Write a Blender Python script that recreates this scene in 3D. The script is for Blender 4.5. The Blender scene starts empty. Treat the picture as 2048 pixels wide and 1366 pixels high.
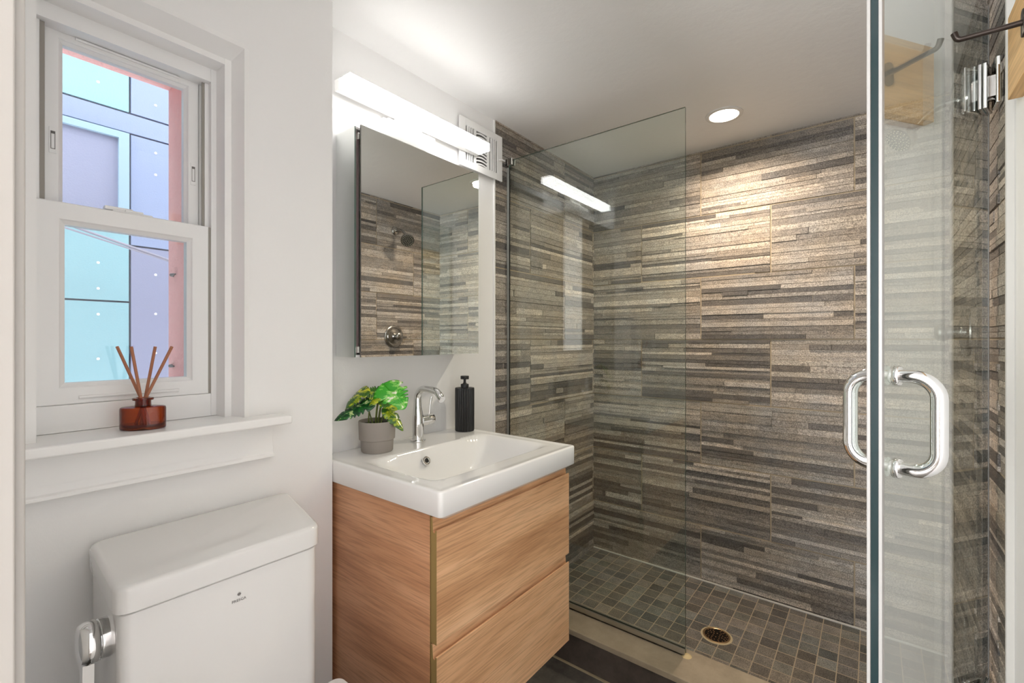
import bpy, bmesh, math, random
from mathutils import Vector, Matrix
PI = math.pi
sin, cos, R = math.sin, math.cos, math.radians
random.seed(7)
H = 1.28                      # eye height; geometry below is written relative to the eye, then lifted onto the floor
sc = bpy.context.scene
C = sc.collection

# ------------------------------------------------------------------ camera, world, lights, exposure
cam = bpy.data.cameras.new('camera')
cam.lens = 922.0 / 2048.0 * 36.0
cam.sensor_width = 36.0
cam.shift_y = -3.0 / 2048.0
cam.clip_start = 0.02
cam_o = bpy.data.objects.new('camera', cam)
cam_o.rotation_euler = (R(90), 0, R(38.05))
cam_o.location = (0, 0, H)
C.objects.link(cam_o)
sc.camera = cam_o

sc.view_settings.view_transform = 'Standard'
sc.view_settings.look = 'None'
sc.view_settings.exposure = 0.66
sc.view_settings.gamma = 1.0
sc.view_settings.use_curve_mapping = False
sc.cycles.max_bounces = 14
sc.cycles.diffuse_bounces = 6
sc.cycles.glossy_bounces = 8
sc.cycles.transparent_max_bounces = 24
sc.cycles.caustics_reflective = False
sc.cycles.sample_clamp_indirect = 6.0

wd = bpy.data.worlds.new('daylight')
sc.world = wd
wd.use_nodes = True
wd.node_tree.nodes['Background'].inputs[0].default_value = (0.93, 0.96, 1.0, 1)
wd.node_tree.nodes['Background'].inputs[1].default_value = 3.0

BAR_STRENGTH = 7.2
DOWN_DISC = 14.0

def lamp(name, kind, loc, rot, energy, color=(1, 1, 1), **kw):
    l = bpy.data.lights.new(name, kind)
    l.energy = energy
    l.color = color
    for k, v in kw.items():
        setattr(l, k, v)
    o = bpy.data.objects.new(name, l)
    o.location = (loc[0], loc[1], loc[2] + H)
    o.rotation_euler = rot
    C.objects.link(o)
    return o

lamp('hallway_fill', 'AREA', (-1.12, -2.25, 0.10), (R(90), 0, 0), 130.0, (0.97, 0.98, 1.0), shape='RECTANGLE', size=0.9, size_y=1.9)  # added fill light behind the camera; no window is known there
lamp('shower_downlight_lamp', 'AREA', (-0.517, 2.178, 0.975), (0, 0, 0), 9.0, (1.0, 0.83, 0.66), shape='DISK', size=0.11, spread=R(150))

# ------------------------------------------------------------------ mesh builder
class MB:
    def __init__(self):
        self.v = []; self.f = []; self.m = []; self.c = []
    def add(self, vs, fs, m=0, col=None):
        b = len(self.v)
        self.v += [tuple(p) for p in vs]
        for f in fs:
            self.f.append([b + i for i in f]); self.m.append(m); self.c.append(col)
        return self
    def box(self, x0, x1, y0, y1, z0, z1, m=0, col=None):
        vs = [(x0, y0, z0), (x1, y0, z0), (x1, y1, z0), (x0, y1, z0), (x0, y0, z1), (x1, y0, z1), (x1, y1, z1), (x0, y1, z1)]
        return self.add(vs, [(0, 3, 2, 1), (4, 5, 6, 7), (0, 1, 5, 4), (1, 2, 6, 5), (2, 3, 7, 6), (3, 0, 4, 7)], m, col)
    def prism(self, pts, axis, a0, a1, m=0, mcap=None):
        """pts: 2D polygon; axis 'x': pts=(y,z); 'y': pts=(x,z); 'z': pts=(x,y)"""
        n = len(pts)
        def P(p, a):
            return {'x': (a, p[0], p[1]), 'y': (p[0], a, p[1]), 'z': (p[0], p[1], a)}[axis]
        vs = [P(p, a0) for p in pts] + [P(p, a1) for p in pts]
        self.add(vs, [(i, (i + 1) % n, n + (i + 1) % n, n + i) for i in range(n)], m)
        b = len(self.v) - 2 * n
        mc = m if mcap is None else mcap
        self.f.append([b + i for i in range(n)][::-1]); self.m.append(mc); self.c.append(None)
        self.f.append([b + n + i for i in range(n)]); self.m.append(mc); self.c.append(None)
        return self
    def tube(self, path, rad, seg=20, cap=True, m=0, closed=False):
        pts = [Vector(p) for p in path]
        n = len(pts)
        rr = rad if isinstance(rad, (list, tuple)) else [rad] * n
        up = None; rings = []
        for i, p in enumerate(pts):
            a = pts[i - 1] if (i > 0 or closed) else p
            b = pts[(i + 1) % n] if (i < n - 1 or closed) else p
            t = (b - a)
            if t.length < 1e-9: t = Vector((0, 0, 1))
            t.normalize()
            if up is None:
                up = Vector((0, 0, 1)) if abs(t.z) < 0.9 else Vector((1, 0, 0))
            u = (up - t * up.dot(t)).normalized(); up = u
            w = t.cross(u)
            rings.append([p + (u * cos(2 * PI * k / seg) + w * sin(2 * PI * k / seg)) * rr[i] for k in range(seg)])
        vs = [q for r in rings for q in r]
        fs = []
        last = n if closed else n - 1
        for i in range(last):
            j = (i + 1) % n
            for k in range(seg):
                k2 = (k + 1) % seg
                fs.append((i * seg + k, i * seg + k2, j * seg + k2, j * seg + k))
        if cap and not closed:
            fs.append(tuple(range(seg))[::-1]); fs.append(tuple((n - 1) * seg + k for k in range(seg)))
        return self.add(vs, fs, m)
    def lathe(self, prof, origin=(0, 0, 0), axis=(0, 0, 1), seg=48, m=0, sx=1.0, sy=1.0, rot=0.0, rmod=None):
        ax = Vector(axis).normalized()
        ref = Vector((0, 0, 1)) if abs(ax.z) < 0.9 else Vector((1, 0, 0))
        u = (ref - ax * ref.dot(ax)).normalized(); w = ax.cross(u)
        o = Vector(origin); vs = []
        for r, h in prof:
            for k in range(seg):
                a = 2 * PI * k / seg
                q = r * (rmod(a, r, h) if rmod else 1.0)
                ca, sa = cos(a) * q * sx, sin(a) * q * sy
                c2, s2 = ca * cos(rot) - sa * sin(rot), ca * sin(rot) + sa * cos(rot)
                vs.append(o + ax * h + u * c2 + w * s2)
        n = len(prof); fs = []
        for i in range(n - 1):
            for k in range(seg):
                k2 = (k + 1) % seg
                fs.append((i * seg + k, i * seg + k2, (i + 1) * seg + k2, (i + 1) * seg + k))
        if prof[0][0] > 1e-5: fs.append(tuple(range(seg))[::-1])
        if prof[-1][0] > 1e-5: fs.append(tuple((n - 1) * seg + k for k in range(seg)))
        return self.add(vs, fs, m)
    def xf(self, M):
        self.v = [tuple(M @ Vector(p)) for p in self.v]
        return self

ROOTS = {}
def origin_of(o):
    while o.parent: o = o.parent
    return ROOTS[o.name]

def build(name, mb, mats, parent=None, smooth=False, bevel=0.0, bseg=2, label=None, weld=False, base=None, auto=None, subsurf=0):
    if not isinstance(mats, (list, tuple)): mats = [mats]
    if parent is not None:
        L = origin_of(parent)
    elif base is not None:
        L = Vector(base)
    else:
        xs = [p[0] for p in mb.v]; ys = [p[1] for p in mb.v]; zs = [p[2] for p in mb.v]
        L = Vector(((min(xs) + max(xs)) / 2, (min(ys) + max(ys)) / 2, min(zs)))
    me = bpy.data.meshes.new(name)
    me.from_pydata([tuple(Vector(p) - L) for p in mb.v], [], mb.f)
    for m in mats: me.materials.append(m)
    for i, p in enumerate(me.polygons):
        p.material_index = mb.m[i]
    if any(c is not None for c in mb.c):
        at = me.color_attributes.new('strip_tone', 'FLOAT_COLOR', 'CORNER')
        for i, p in enumerate(me.polygons):
            c = mb.c[i] or (0.5, 0.5, 0.5)
            for li in p.loop_indices: at.data[li].color = (c[0], c[1], c[2], 1)
    bm = bmesh.new(); bm.from_mesh(me)
    if weld: bmesh.ops.remove_doubles(bm, verts=bm.verts, dist=1e-6)
    bmesh.ops.recalc_face_normals(bm, faces=bm.faces)
    bm.to_mesh(me); bm.free()
    if smooth or auto:
        for p in me.polygons: p.use_smooth = True
        if auto is None: auto = 40
        try: me.set_sharp_from_angle(angle=R(auto))
        except Exception: pass
    o = bpy.data.objects.new(name, me)
    C.objects.link(o)
    if parent is not None:
        o.parent = parent
    else:
        o.location = L
        ROOTS[o.name] = L
    if bevel:
        b = o.modifiers.new('bevel', 'BEVEL'); b.width = bevel; b.segments = bseg; b.limit_method = 'ANGLE'; b.angle_limit = R(35)
        for p in me.polygons: p.use_smooth = True
        wn = o.modifiers.new('wn', 'WEIGHTED_NORMAL'); wn.keep_sharp = False
    if subsurf:
        s = o.modifiers.new('sub', 'SUBSURF'); s.levels = subsurf; s.render_levels = subsurf
    if label: o['label'] = label
    return o

def tag(o, label, cat, group=None):
    o['label'] = label; o['category'] = cat
    if group: o['group'] = group
    return o
def struct(o):
    o['kind'] = 'structure'; return o
def thing(name, base, label=None, cat=None, group=None):
    o = bpy.data.objects.new(name, None); C.objects.link(o)
    o.empty_display_size = 0.05
    o.location = base; ROOTS[o.name] = Vector(base)
    if label: tag(o, label, cat, group)
    return o

# ------------------------------------------------------------------ materials
def srgb(r, g, b):
    f = lambda c: (c / 255) / 12.92 if c / 255 <= 0.04045 else ((c / 255 + 0.055) / 1.055) ** 2.4
    return (f(r), f(g), f(b), 1)

def mat(name, col=(0.8, 0.8, 0.8, 1), rough=0.5, metal=0.0, spec=0.5, coat=0.0, bump=None, emis=None, estr=0.0):
    """bump = (scale, strength, distance)"""
    m = bpy.data.materials.new(name); m.use_nodes = True
    nt = m.node_tree; b = nt.nodes['Principled BSDF']
    b.inputs['Base Color'].default_value = col
    b.inputs['Roughness'].default_value = rough
    b.inputs['Metallic'].default_value = metal
    b.inputs['Specular IOR Level'].default_value = spec
    b.inputs['Coat Weight'].default_value = coat
    b.inputs['Coat Roughness'].default_value = 0.04
    if emis:
        b.inputs['Emission Color'].default_value = emis
        b.inputs['Emission Strength'].default_value = estr
    if bump:
        tc = nt.nodes.new('ShaderNodeTexCoord')
        n = nt.nodes.new('ShaderNodeTexNoise'); n.inputs['Scale'].default_value = bump[0]; n.inputs['Detail'].default_value = 4
        bp = nt.nodes.new('ShaderNodeBump'); bp.inputs['Strength'].default_value = bump[1]; bp.inputs['Distance'].default_value = bump[2]
        nt.links.new(tc.outputs['Object'], n.inputs['Vector'])
        nt.links.new(n.outputs['Fac'], bp.inputs['Height'])
        nt.links.new(bp.outputs['Normal'], b.inputs['Normal'])
    return m

def N(nt, t, **kw):
    n = nt.nodes.new(t)
    for k, v in kw.items(): setattr(n, k, v)
    return n
def ramp(nt, stops):
    r = N(nt, 'ShaderNodeValToRGB'); e = r.color_ramp.elements
    e[0].position, e[0].color = stops[0]; e[1].position, e[1].color = stops[-1]
    for p, c in stops[1:-1]:
        x = e.new(p); x.color = c
    return r

def glass_mat(name, tint, gloss=(1, 1, 1, 1), rough=0.0):
    """thin sheet: light passes straight, Schlick reflection on each face"""
    m = bpy.data.materials.new(name); m.use_nodes = True
    nt = m.node_tree; nt.nodes.clear()
    out = N(nt, 'ShaderNodeOutputMaterial'); mix = N(nt, 'ShaderNodeMixShader')
    tr = N(nt, 'ShaderNodeBsdfTransparent'); gl = N(nt, 'ShaderNodeBsdfGlossy')
    tr.inputs['Color'].default_value = tint
    gl.inputs['Color'].default_value = gloss; gl.inputs['Roughness'].default_value = rough
    ge = N(nt, 'ShaderNodeNewGeometry'); d = N(nt, 'ShaderNodeVectorMath', operation='DOT_PRODUCT')
    nt.links.new(ge.outputs['Incoming'], d.inputs[0]); nt.links.new(ge.outputs['Normal'], d.inputs[1])
    ab = N(nt, 'ShaderNodeMath', operation='ABSOLUTE'); nt.links.new(d.outputs['Value'], ab.inputs[0])
    s = N(nt, 'ShaderNodeMath', operation='SUBTRACT'); s.inputs[0].default_value = 1.0; nt.links.new(ab.outputs[0], s.inputs[1])
    p = N(nt, 'ShaderNodeMath', operation='POWER'); nt.links.new(s.outputs[0], p.inputs[0]); p.inputs[1].default_value = 4.2
    ma = N(nt, 'ShaderNodeMath', operation='MULTIPLY_ADD'); nt.links.new(p.outputs[0], ma.inputs[0]); ma.inputs[1].default_value = 0.957; ma.inputs[2].default_value = 0.043
    nt.links.new(ma.outputs[0], mix.inputs[0]); nt.links.new(tr.outputs[0], mix.inputs[1]); nt.links.new(gl.outputs[0], mix.inputs[2])
    nt.links.new(mix.outputs[0], out.inputs[0])
    return m

def wall_paint(name, col, rough=0.42, sc1=9.0, s1=0.12, d1=0.004):
    m = mat(name, col, rough); nt = m.node_tree; b = nt.nodes['Principled BSDF']
    tc = N(nt, 'ShaderNodeTexCoord')
    a = N(nt, 'ShaderNodeTexNoise'); a.inputs['Scale'].default_value = sc1; a.inputs['Detail'].default_value = 3
    c = N(nt, 'ShaderNodeTexNoise'); c.inputs['Scale'].default_value = 210; c.inputs['Detail'].default_value = 3
    for n in (a, c): nt.links.new(tc.outputs['Object'], n.inputs['Vector'])
    b1 = N(nt, 'ShaderNodeBump'); b1.inputs['Strength'].default_value = s1; b1.inputs['Distance'].default_value = d1 * 3
    b2 = N(nt, 'ShaderNodeBump'); b2.inputs['Strength'].default_value = 0.16; b2.inputs['Distance'].default_value = 0.0012
    nt.links.new(a.outputs['Fac'], b1.inputs['Height']); nt.links.new(c.outputs['Fac'], b2.inputs['Height'])
    nt.links.new(b1.outputs['Normal'], b2.inputs['Normal']); nt.links.new(b2.outputs['Normal'], b.inputs['Normal'])
    return m

M = {}
M['wall'] = wall_paint('white_wall_paint', (0.83, 0.826, 0.82, 1))
M['ceiling'] = wall_paint('ceiling_paint', (0.86, 0.855, 0.848, 1), 0.5, 26, 0.10)
M['trim'] = mat('gloss_trim_paint', (0.84, 0.835, 0.825, 1), 0.28, bump=(60, 0.08, 0.001))
M['vinyl'] = mat('white_vinyl', (0.83, 0.83, 0.825, 1), 0.32)
M['ceramic'] = mat('white_ceramic', (0.86, 0.855, 0.845, 1), 0.09, coat=0.4)
M['chrome'] = mat('chrome', (0.83, 0.83, 0.83, 1), 0.05, 1.0)
M['brushed'] = mat('brushed_nickel', (0.42, 0.41, 0.39, 1), 0.22, 1.0)
M['steel'] = mat('satin_steel', (0.62, 0.61, 0.58, 1), 0.28, 1.0)
M['dark'] = mat('shade_black', (0.015, 0.013, 0.012, 1), 0.6)  # near-black standing in for shade in gaps and openings
M['gasket'] = mat('grey_gasket', (0.16, 0.15, 0.14, 1), 0.6)
M['bronze'] = mat('oil_rubbed_bronze', (0.035, 0.025, 0.02, 1), 0.35, 0.6)
M['mirror'] = mat('mirror_silver', (0.87, 0.89, 0.87, 1), 0.0, 1.0)
M['glass_edge'] = mat('green_glass_edge', (0.02, 0.10, 0.075, 1), 0.08, 0.0, coat=0.5)
M['door_edge'] = mat('dark_glass_edge', (0.012, 0.026, 0.028, 1), 0.15, 0.0)
M['seal'] = mat('clear_vinyl_seal', (0.30, 0.29, 0.275, 1), 0.4)
M['shower_glass'] = glass_mat('shower_glass', (0.935, 0.972, 0.95, 1), (1, 1, 1, 1))
M['window_glass'] = glass_mat('window_glass', (0.97, 0.98, 0.98, 1))
M['black'] = mat('matte_black_resin', (0.012, 0.012, 0.013, 1), 0.45)
M['pot'] = mat('grey_concrete_pot', srgb(150, 143, 137), 0.85, bump=(260, 0.25, 0.001))
M['soil'] = mat('dark_soil', (0.015, 0.02, 0.012, 1), 0.95, bump=(200, 0.8, 0.004))
M['stem'] = mat('green_brown_stem', srgb(92, 104, 44), 0.5)
M['reed'] = mat('reed_stick', srgb(168, 112, 84), 0.7, bump=(300, 0.3, 0.0006))
M['logo'] = mat('grey_print', (0.27, 0.255, 0.25, 1), 0.5)
M['brass'] = mat('brass_edging', srgb(166, 140, 88), 0.38, 0.35)
M['caulk'] = mat('tan_caulk', srgb(176, 160, 128), 0.8)
M['white_caulk'] = mat('white_caulk', srgb(190, 188, 182), 0.6)
M['led'] = mat('led_diffuser', (0.9, 0.9, 0.9, 1), 0.4, emis=(1.0, 0.985, 0.96, 1), estr=BAR_STRENGTH)
M['led_warm'] = mat('warm_lens', (0.9, 0.9, 0.9, 1), 0.4, emis=(1.0, 0.87, 0.70, 1), estr=DOWN_DISC)
M['white_metal'] = mat('white_enamel', (0.78, 0.775, 0.765, 1), 0.3)

def stone_strip(name, warm=1.0):
    m = mat(name, (0.2, 0.18, 0.16, 1), 0.62, spec=0.35); nt = m.node_tree; b = nt.nodes['Principled BSDF']
    at = N(nt, 'ShaderNodeVertexColor', layer_name='strip_tone')
    tc = N(nt, 'ShaderNodeTexCoord'); mp = N(nt, 'ShaderNodeMapping'); mp.inputs['Scale'].default_value = (22, 22, 75)
    n1 = N(nt, 'ShaderNodeTexNoise'); n1.inputs['Scale'].default_value = 1.0; n1.inputs['Detail'].default_value = 6; n1.inputs['Roughness'].default_value = 0.7
    n2 = N(nt, 'ShaderNodeTexNoise'); n2.inputs['Scale'].default_value = 240; n2.inputs['Detail'].default_value = 3
    n3 = N(nt, 'ShaderNodeTexNoise'); n3.inputs['Scale'].default_value = 5; n3.inputs['Detail'].default_value = 2
    nt.links.new(tc.outputs['Object'], mp.inputs['Vector']); nt.links.new(mp.outputs[0], n1.inputs['Vector'])
    nt.links.new(tc.outputs['Object'], n2.inputs['Vector']); nt.links.new(tc.outputs['Object'], n3.inputs['Vector'])
    r1 = ramp(nt, [(0.30, (0.70, 0.70, 0.70, 1)), (0.50, (1, 1, 1, 1)), (0.72, (1.28, 1.26, 1.23, 1))])
    r2 = ramp(nt, [(0.33, (0.50, 0.50, 0.50, 1)), (0.5, (1, 1, 1, 1)), (0.68, (1.55, 1.55, 1.55, 1))])
    r3 = ramp(nt, [(0.35, (0.98, 1.0, 1.03, 1)), (0.65, (1.06, 1.0, 0.92, 1))])
    for r, n in ((r1, n1), (r2, n2), (r3, n3)): nt.links.new(n.outputs['Fac'], r.inputs['Fac'])
    cur = at.outputs['Color']
    for r in (r1, r2, r3):
        x = N(nt, 'ShaderNodeMix', data_type='RGBA', blend_type='MULTIPLY'); x.inputs[0].default_value = 1.0
        nt.links.new(cur, x.inputs[6]); nt.links.new(r.outputs['Color'], x.inputs[7]); cur = x.outputs[2]
    nt.links.new(cur, b.inputs['Base Color'])
    b1 = N(nt, 'ShaderNodeBump'); b1.inputs['Strength'].default_value = 0.55; b1.inputs['Distance'].default_value = 0.0025
    b2 = N(nt, 'ShaderNodeBump'); b2.inputs['Strength'].default_value = 0.6; b2.inputs['Distance'].default_value = 0.0012
    nt.links.new(n1.outputs['Fac'], b1.inputs['Height']); nt.links.new(n2.outputs['Fac'], b2.inputs['Height'])
    nt.links.new(b1.outputs['Normal'], b2.inputs['Normal']); nt.links.new(b2.outputs['Normal'], b.inputs['Normal'])
    return m
M['ledger'] = stone_strip('split_face_stone_tile')
M['mosaic'] = stone_strip('slate_mosaic_tile')
M['grout'] = mat('tan_grout', srgb(164, 150, 128), 0.9, bump=(300, 0.3, 0.001))

def wood(name, c_dark, c_mid, c_light, axis, rough=0.42, fine=1.0):
    m = mat(name, c_mid, rough); nt = m.node_tree; b = nt.nodes['Principled BSDF']
    tc = N(nt, 'ShaderNodeTexCoord')
    s1 = {'x': (1.1, 9, 9), 'y': (9, 1.1, 9)}[axis]; s2 = {'x': (9, 230, 230), 'y': (230, 9, 230)}[axis]
    m1 = N(nt, 'ShaderNodeMapping'); m1.inputs['Scale'].default_value = s1; m1.inputs['Rotation'].default_value = (0.10, 0.10, 0)
    m2 = N(nt, 'ShaderNodeMapping'); m2.inputs['Scale'].default_value = s2; m2.inputs['Rotation'].default_value = (0.05, 0.05, 0)
    n1 = N(nt, 'ShaderNodeTexNoise'); n1.inputs['Scale'].default_value = 1.4; n1.inputs['Detail'].default_value = 5; n1.inputs['Distortion'].default_value = 0.5
    n2 = N(nt, 'ShaderNodeTexNoise'); n2.inputs['Scale'].default_value = 1.0 * fine; n2.inputs['Detail'].default_value = 4
    for mp, n in ((m1, n1), (m2, n2)):
        nt.links.new(tc.outputs['Object'], mp.inputs['Vector']); nt.links.new(mp.outputs[0], n.inputs['Vector'])
    r1 = ramp(nt, [(0.30, c_dark), (0.5, c_mid), (0.70, c_light)])
    r2 = ramp(nt, [(0.34, (0.72, 0.69, 0.66, 1)), (0.56, (1.04, 1.04, 1.04, 1))])
    nt.links.new(n1.outputs['Fac'], r1.inputs['Fac']); nt.links.new(n2.outputs['Fac'], r2.inputs['Fac'])
    x = N(nt, 'ShaderNodeMix', data_type='RGBA', blend_type='MULTIPLY'); x.inputs[0].default_value = 0.85
    nt.links.new(r1.outputs['Color'], x.inputs[6]); nt.links.new(r2.outputs['Color'], x.inputs[7])
    nt.links.new(x.outputs[2], b.inputs['Base Color'])
    bp = N(nt, 'ShaderNodeBump'); bp.inputs['Strength'].default_value = 0.15; bp.inputs['Distance'].default_value = 0.0006
    nt.links.new(n2.outputs['Fac'], bp.inputs['Height']); nt.links.new(bp.outputs['Normal'], b.inputs['Normal'])
    return m
wc = (srgb(184, 136, 96), srgb(214, 168, 126), srgb(226, 184, 144))
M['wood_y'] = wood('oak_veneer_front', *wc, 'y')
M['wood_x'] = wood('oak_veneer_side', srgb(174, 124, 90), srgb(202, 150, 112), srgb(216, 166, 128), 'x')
M['maple'] = wood('light_maple', srgb(196, 152, 96), srgb(216, 174, 116), srgb(228, 190, 134), 'y', 0.5, 0.5)

def slate(name, c0, c1, rough, scale=6):
    m = mat(name, c0, rough); nt = m.node_tree; b = nt.nodes['Principled BSDF']
    tc = N(nt, 'ShaderNodeTexCoord'); n = N(nt, 'ShaderNodeTexNoise'); n.inputs['Scale'].default_value = scale; n.inputs['Detail'].default_value = 9; n.inputs['Roughness'].default_value = 0.7
    r = ramp(nt, [(0.35, c0), (0.68, c1)])
    nt.links.new(tc.outputs['Object'], n.inputs['Vector']); nt.links.new(n.outputs['Fac'], r.inputs['Fac']); nt.links.new(r.outputs['Color'], b.inputs['Base Color'])
    bp = N(nt, 'ShaderNodeBump'); bp.inputs['Strength'].default_value = 0.3; bp.inputs['Distance'].default_value = 0.001
    nt.links.new(n.outputs['Fac'], bp.inputs['Height']); nt.links.new(bp.outputs['Normal'], b.inputs['Normal'])
    return m
M['floor'] = slate('dark_slate_floor', srgb(74, 70, 65), srgb(112, 106, 98), 0.55, 9)
M['curb_top'] = slate('tan_limestone', srgb(140, 128, 108), srgb(164, 150, 128), 0.5, 8)
M['riser'] = slate('dark_slate_riser', srgb(64, 56, 50), srgb(92, 82, 74), 0.6, 9)
M['pink'] = mat('pink_masonry', srgb(250, 196, 190), 0.9, bump=(45, 0.6, 0.01))

# ------------------------------------------------------------------ room shell
CZ = 0.993            # ceiling
FZ = -1.28            # bathroom floor
SZ = -1.265           # shower floor
WX = -1.25            # window wall
VX = -1.35            # vanity wall
RXT, RXW = 0.24, 0.252
CORN = 0.741          # where the window wall steps back to the vanity wall
BY = 2.53

b = MB()
oy0, oy1, oz0, oz1 = 0.120, 0.501, -0.216, 0.736
b.box(-1.40, WX, -0.07, oy0, FZ, CZ); b.box(-1.40, WX, oy1, CORN, FZ, CZ)
b.box(-1.40, WX, oy0, oy1, FZ, oz0); b.box(-1.40, WX, oy0, oy1, oz1, CZ)
b.box(-1.55, VX, CORN - 0.01, BY + 0.12, FZ, CZ)
struct(build('wall_left', b, M['wall']))
struct(build('wall_back', MB().box(-1.55, 0.45, BY + 0.012, BY + 0.15, FZ - 0.05, CZ), M['wall']))
struct(build('wall_right', MB().box(RXW, 0.45, -0.02, BY + 0.012, FZ - 0.05, CZ), M['wall']))
M['hall'] = wall_paint('hallway_bounce_cut_grey', (0.52, 0.51, 0.49, 1))  # unseen hallway walls, greyed to cut light bounced into the room
struct(build('wall_hallway_right', MB().box(RXW, 0.45, -2.3, -0.02, FZ - 0.05, CZ), M['hall']))
b = MB(); b.box(-1.40, -0.60, -0.07, 0.05, FZ, CZ)
struct(build('wall_front', b, M['wall'], bevel=0.003))
struct(build('ceiling', MB().box(-1.6, 0.5, -0.07, BY + 0.15, CZ, CZ + 0.08), M['ceiling']))
struct(build('floor', MB().box(-1.6, 0.5, -2.3, 1.62, FZ - 0.06, FZ), M['floor']))
# hallway that the photographer stands in
b = MB()
b.box(-1.75, -1.62, -2.3, -0.07, FZ, 1.14); b.box(-1.62, -1.40, -0.14, -0.07, FZ, 1.06)
struct(build('wall_hallway_left', b, M['hall']))
struct(build('wall_hallway_end', MB().box(-1.75, 0.45, -2.4, -2.3, FZ, 1.14), M['hall']))
struct(build('ceiling_hallway', MB().box(-1.75, 0.5, -2.4, -0.07, CZ, 1.14), M['ceiling']))

# casing on the near edge of the doorway
b = MB(); b.box(-0.612, -0.598, -0.05, 0.0505, FZ, CZ); b.box(-0.70, -0.612, 0.05, 0.058, FZ, CZ)
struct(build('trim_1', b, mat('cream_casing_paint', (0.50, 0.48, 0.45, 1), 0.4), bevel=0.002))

# ------------------------------------------------------------------ stone-strip tile walls
PALE = [(0.43, 0.39, 0.345), (0.385, 0.35, 0.31), (0.33, 0.305, 0.27)]
MIDT = [(0.265, 0.242, 0.215), (0.225, 0.205, 0.183), (0.285, 0.255, 0.22)]
DARK = [(0.135, 0.124, 0.113), (0.11, 0.102, 0.095), (0.165, 0.15, 0.135)]
def tile_wall(name, u0, u1, z0, z1, place, j0, ulen=0.65, pitch=0.3265, zj=0.003, half0=0):
    """place(u, z, d) -> point; j0: a joint position on even rows"""
    rnd = random.Random(hash_name(name))
    b = MB()
    g = 0.0026
    def strip(a, c, p, q, d, col):
        a, c = max(a, u0), min(c, u1); p, q = max(p, z0), min(q, z1)
        if c - a < 0.002 or q - p < 0.002: return
        e = 0.0007
        vs = [place(a, p, 0), place(c, p, 0), place(c, q, 0), place(a, q, 0),
              place(a + e, p + e, d), place(c - e, p + e, d), place(c - e, q - e, d), place(a + e, q - e, d)]
        b.add(vs, [(4, 5, 6, 7), (0, 1, 5, 4), (1, 2, 6, 5), (2, 3, 7, 6), (3, 0, 4, 7)], 0, col)
    k = math.floor((z0 - zj) / pitch)
    while zj + k * pitch < z1:
        zb = zj + k * pitch
        off = j0 + (ulen / 2 if (k + half0) % 2 else 0)
        t = math.floor((u0 - off) / ulen)
        while off + t * ulen < u1:
            ub = off + t * ulen
            hs = []
            while sum(hs) < pitch - 0.012:
                hs.append(rnd.choice((0.014, 0.018, 0.021, 0.025, 0.030)))
            s = (pitch - 2 * g) / sum(hs); z = zb + g
            for h in hs:
                h *= s
                cuts = [0.0] + sorted(rnd.uniform(0.12, 0.9) for _ in range(rnd.choice((0, 0, 1, 1, 2)))) + [1.0]
                for i in range(len(cuts) - 1):
                    pal = rnd.choices((PALE, MIDT, DARK), (0.34, 0.42, 0.24))[0]
                    c = rnd.choice(pal); v = rnd.uniform(0.85, 1.15)
                    w0 = ub + g + (ulen - 2 * g) * cuts[i]; w1 = ub + g + (ulen - 2 * g) * cuts[i + 1]
                    strip(w0, w1, z, z + h, rnd.uniform(0.0042, 0.0095), (c[0] * v, c[1] * v, c[2] * v))
                z += h
            t += 1
        k += 1
    # grout bed
    vs = [place(u0, z0, -0.010), place(u1, z0, -0.010), place(u1, z1, -0.010), place(u0, z1, -0.010),
          place(u0, z0, 0.0036), place(u1, z0, 0.0036), place(u1, z1, 0.0036), place(u0, z1, 0.0036)]
    b.add(vs, [(0, 3, 2, 1), (4, 5, 6, 7), (0, 1, 5, 4), (1, 2, 6, 5), (2, 3, 7, 6), (3, 0, 4, 7)], 1, None)
    return b
def hash_name(s):
    return sum((i + 3) * ord(c) for i, c in enumerate(s))
t_ = 0.0
bb = tile_wall('shower_back', VX, RXW, SZ - 0.01, CZ, lambda u, z, d: (u, BY + 0.008 - d - 0.004, z), -0.714, half0=0)
struct(build('wall_shower_back', bb, [M['ledger'], M['grout']]))
bb = tile_wall('shower_left', 1.593, BY, SZ - 0.01, CZ, lambda u, z, d: (VX + 0.0 + d, u, z), 2.19, half0=0)
struct(build('wall_shower_left', bb, [M['ledger'], M['grout']]))
bb = tile_wall('shower_right', 1.527, BY, SZ - 0.01, CZ, lambda u, z, d: (RXT + 0.008 - d, u, z), 2.26, half0=1)
struct(build('wall_shower_right', bb, [M['ledger'], M['grout']]))
# thin white edge strips where tile meets paint
struct(build('trim_2', MB().box(VX - 0.002, VX + 0.0075, 1.586, 1.594, -1.125, CZ), M['trim'], bevel=0.001))
struct(build('trim_3', MB().box(RXT - 0.002, RXW + 0.002, 1.518, 1.528, FZ, CZ), M['white_caulk'], bevel=0.003))

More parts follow.
